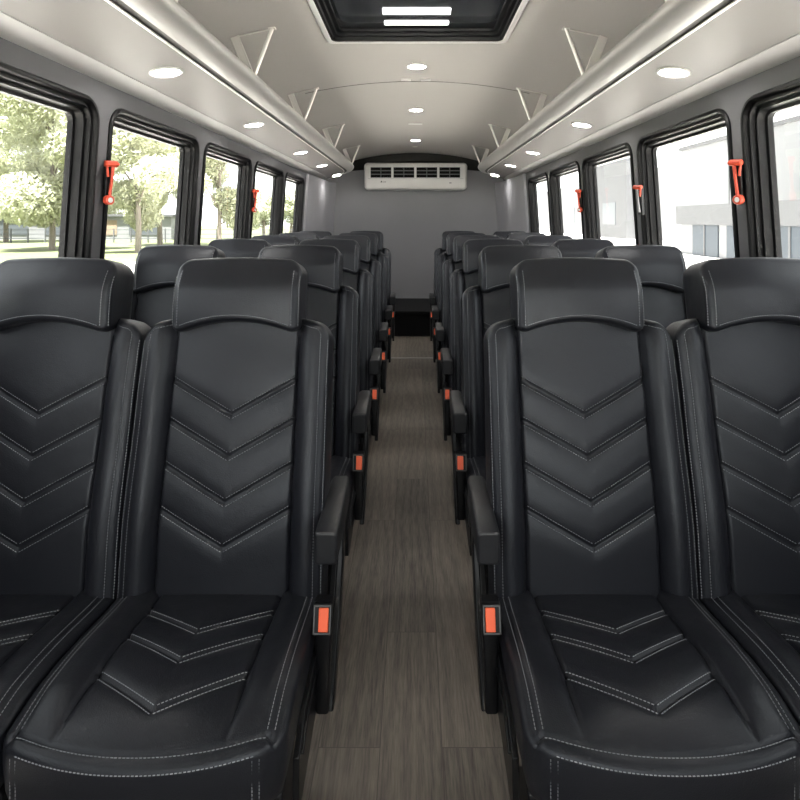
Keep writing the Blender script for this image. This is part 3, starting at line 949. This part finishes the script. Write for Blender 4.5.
# ------------------------------------------------------------------ outdoors
GZ = -0.75
mb = MB(); mb.add([(-200, -60, GZ), (-14, -60, GZ), (-14, 220, GZ), (-200, 220, GZ)], [(0, 1, 2, 3)], 0, False)
tag(mb.build('ground_lawn', M['lawn']), kind='structure')
mb = MB(); mb.add([(-14, -60, GZ), (120, -60, GZ), (120, 220, GZ), (-14, 220, GZ)], [(0, 1, 2, 3)], 0, False)  # mostly unseen paving, added bright to throw light onto the ceiling
tag(mb.build('ground_bounce_yard', M['bounce_ground']), kind='structure')

def make_tree(seed, H, R, n, lm):
    rnd = random.Random(seed)
    root = empty('tree')
    mb = MB()
    mb.tube([(0, 0, 0), (0.05, 0, H * 0.2), (0.0, 0.1, H * 0.45), (0.1, 0, H * 0.85)], [0.22, 0.17, 0.13, 0.03], 8)
    blobs = []
    for k in range(13):
        a = rnd.uniform(0, 2 * PI); z = H * rnd.uniform(0.24, 0.92); f = 1 - abs(z / H - 0.5) * 1.1
        d = R * rnd.uniform(0.25, 0.8) * f
        c = Vector((d * math.cos(a), d * math.sin(a), z))
        blobs.append((c, R * rnd.uniform(0.32, 0.5)))
        mb.tube([(0, 0.05, max(H * 0.18, z - H * 0.2)), c * 0.5 + Vector((0, 0, z * 0.5 - 0.2)), c], [0.08, 0.05, 0.02], 6)
    mb.build('trunk', M['bark'], root)
    lb = MB()
    for k in range(n):
        c, r = rnd.choice(blobs)
        v = Vector((rnd.gauss(0, 1), rnd.gauss(0, 1), rnd.gauss(0, 1))).normalized() * r * rnd.uniform(0.35, 1.08) ** 0.6
        v.z *= 0.85
        p = c + v
        e = Matrix.Rotation(rnd.uniform(0, 2 * PI), 3, 'Z') @ Matrix.Rotation(rnd.uniform(-1.1, 1.1), 3, 'X')
        l = rnd.uniform(0.13, 0.24); w = l * 0.42
        lb.add([p + e @ Vector(q) for q in ((0, -l, 0), (w, 0, 0.03), (0, l, 0), (-w, 0, 0.03))], [(0, 1, 2), (0, 2, 3)], 0, False)
    lb.build('foliage', lm, root, angle=180)
    return root
t1 = make_tree(3, 12.5, 4.8, 24000, M['leaf'])
t2 = make_tree(11, 9.6, 3.5, 13000, M['leaf'])
t3 = make_tree(23, 6.0, 2.6, 4500, M['leaf2'])
used = set()
def plant(proto, px, Y, lab, s=1.0):
    X = (px - 414) / F * Y
    o = proto if proto.name not in used else dup(proto, (0, 0, 0))
    used.add(proto.name)
    o.location = (X, Y, GZ - 0.03); o.scale = (s, s, s); o.rotation_euler = (0, 0, px * 0.37)
    tag(o, lab, 'tree', 'trees on the lawn')
plant(t1, 52, 41, 'big pale leafy tree outside the nearest left window, trunk in view')
plant(t1, 6, 55, 'tall pale tree at the outer edge of the nearest left window', 1.05)
plant(t1, 92, 78, 'tall pale tree standing just behind the big one in the nearest left window', 0.98)
plant(t2, 138, 37, 'pale tree with a loose crown outside the second left window')
plant(t2, 160, 48, 'smaller tree behind the loose crowned one, outside the second left window', 1.05)
plant(t2, 219, 47, 'slim pale tree outside the third left window')
plant(t3, 243, 58, 'darker rounded tree at the far edge of the third left window')
plant(t3, 264, 70, 'low green tree outside the fourth left window')
plant(t3, 291, 85, 'distant low tree outside the last left window', 1.15)

# low pale building and fence beyond the lawn
bl = empty('low_building', (-36, 62, GZ))
mb = MB(); mb.box(-16, 10, 0, 8, 0, 2.5); mb.build('wall', M['render'], bl)
mb = MB(); mb.box(-16.3, 10.3, -0.3, 8.3, 2.5, 2.75); mb.build('roof', M['render2'], bl)
for x, mt in ((-13, 'beige'), (-8.5, 'greywin'), (-3.5, 'greywin'), (1.0, 'beige'), (5.5, 'greywin')):
    mb = MB(); mb.box(x, x + 3.2, -0.05, 0.02, 0.5, 2.1); mb.build('window', M[mt], bl)
tag(bl, 'low pale building across the lawn behind the trees', 'building')
fe = empty('fence', (-30, 54, GZ))
for k in range(24):
    mb = MB(); mb.box(-14 + k * 1.6 - 0.05, -14 + k * 1.6 + 0.05, -0.05, 0.05, 0, 1.3); mb.build('post', M['render2'], fe)
mb = MB()
for z in (0.4, 0.8, 1.2): mb.box(-14, 23, -0.02, 0.02, z - 0.03, z + 0.03)
mb.build('rail', M['render2'], fe)
tag(fe, 'thin pale post and rail fence at the end of the lawn', 'fence')

# buildings on the right
wg = empty('garage_wing', (16.6, 29, GZ))
mb = MB(); mb.box(0.25, 6, -9, 7.5, 0, 1.95); mb.build('wall', M['render'], wg)
mb = MB(); mb.box(0, 6, -9.2, 7.7, 1.82, 2.98); mb.build('fascia', M['render2'], wg)
for y in (-8.4, -4.6, -0.8, 3.0):
    mb = MB(); mb.box(0.18, 0.27, y, y + 2.9, 0, 1.8)
    d = mb.build('door', M['blue'], wg)
    mb = MB(); mb.box(0.14, 0.2, y + 1.38, y + 1.52, 0, 1.8); mb.build('door_post', M['render2'], d)
tag(wg, 'low white garage wing with blue grey doors outside right windows', 'building')
wh = empty('white_building', (24, 30, GZ))
mb = MB(); mb.box(0, 16, -24, 22, 0, 8.3); mb.build('wall', M['render'], wh)
mb = MB(); mb.box(-0.15, 16, -24.2, 22.2, 8.3, 8.6); mb.build('roof', M['render2'], wh)
for y in (-12, 2, 14):
    mb = MB(); mb.box(-0.06, 0.02, y, y + 0.12, 0, 8.3); mb.build('downpipe', M['render2'], wh)
tag(wh, 'tall plain white building outside the nearest right windows', 'building')
gb = empty('grey_building', (25, 84, GZ))
mb = MB(); mb.box(0, 14, -26, 30, 0, 7.5); mb.build('wall', M['render'], gb)
mb = MB(); mb.box(-1.5, 0.1, -20, -6, 0, 9.0); mb.build('stair_tower', M['render2'], gb)
for y in (-24, -16.5, -3, 6, 15):
    mb = MB(); mb.box(-1.56 if y == -16.5 else -0.06, -1.48 if y == -16.5 else 0.02, y, y + 4.5, 1.6, 4.2); mb.build('window', M['greywin'], gb)
tag(gb, 'pale grey building farther along outside the rear right windows', 'building')

# ------------------------------------------------------------------ light
w = bpy.data.worlds.new('bright_overcast_sky'); scene.world = w; w.use_nodes = True
nt = w.node_tree; bg = nt.nodes['Background']
bg.inputs['Color'].default_value = (0.97, 0.985, 1.0, 1)
bg.inputs['Strength'].default_value = 3.0
sun = bpy.data.lights.new('sun', 'SUN'); sun.energy = 36; sun.angle = math.radians(2); sun.color = (1.0, 0.97, 0.92)
so = bpy.data.objects.new('sun', sun); COL.objects.link(so); so.location = (0, 20, 40)
so.rotation_euler = Vector((0.02, 0.27, -1)).to_track_quat('-Z', 'Y').to_euler()

def area(name, loc, rot, sx, sy, portal=True, power=0):
    l = bpy.data.lights.new(name, 'AREA'); l.shape = 'RECTANGLE'; l.size = sx; l.size_y = sy; l.energy = power or 1
    l.cycles.is_portal = portal
    o = bpy.data.objects.new(name, l); COL.objects.link(o); o.location = loc; o.rotation_euler = rot
    return o
for side in (-1, 1):
    for ya, yb in bays():
        area('window_portal', (XC + side * (hw(EYE) + 0.09), (ya + yb) / 2, (WZ0 + WZ1) / 2), (0, side * PI / 2, 0), WZ1 - WZ0, yb - ya - 0.1)
area('windscreen_portal', (XC, Y0 - 0.08, 1.285), (PI / 2, 0, 0), 2.2, 1.47)

# ------------------------------------------------------------------ camera
cam = bpy.data.cameras.new('camera'); co = bpy.data.objects.new('camera', cam); COL.objects.link(co)
co.location = (0, 0, EYE); co.rotation_euler = (PI / 2, 0, 0)
cam.sensor_width = 36; cam.lens = F / 800 * 36
cam.shift_x = -(414 - 400) / 800
cam.shift_y = -(400 - 220.5) / 800
cam.clip_start = 0.02; cam.clip_end = 1000
scene.camera = co

scene.view_settings.view_transform = 'Standard'
scene.view_settings.look = 'None'
scene.view_settings.exposure = 0.5
scene.view_settings.gamma = 1.0
scene.view_settings.use_curve_mapping = False
scene.cycles.use_denoising = True
scene.cycles.max_bounces = 10
scene.cycles.diffuse_bounces = 6
scene.cycles.transparent_max_bounces = 16
scene.cycles.sample_clamp_indirect = 8
scene.cycles.caustics_reflective = False
scene.cycles.caustics_refractive = False
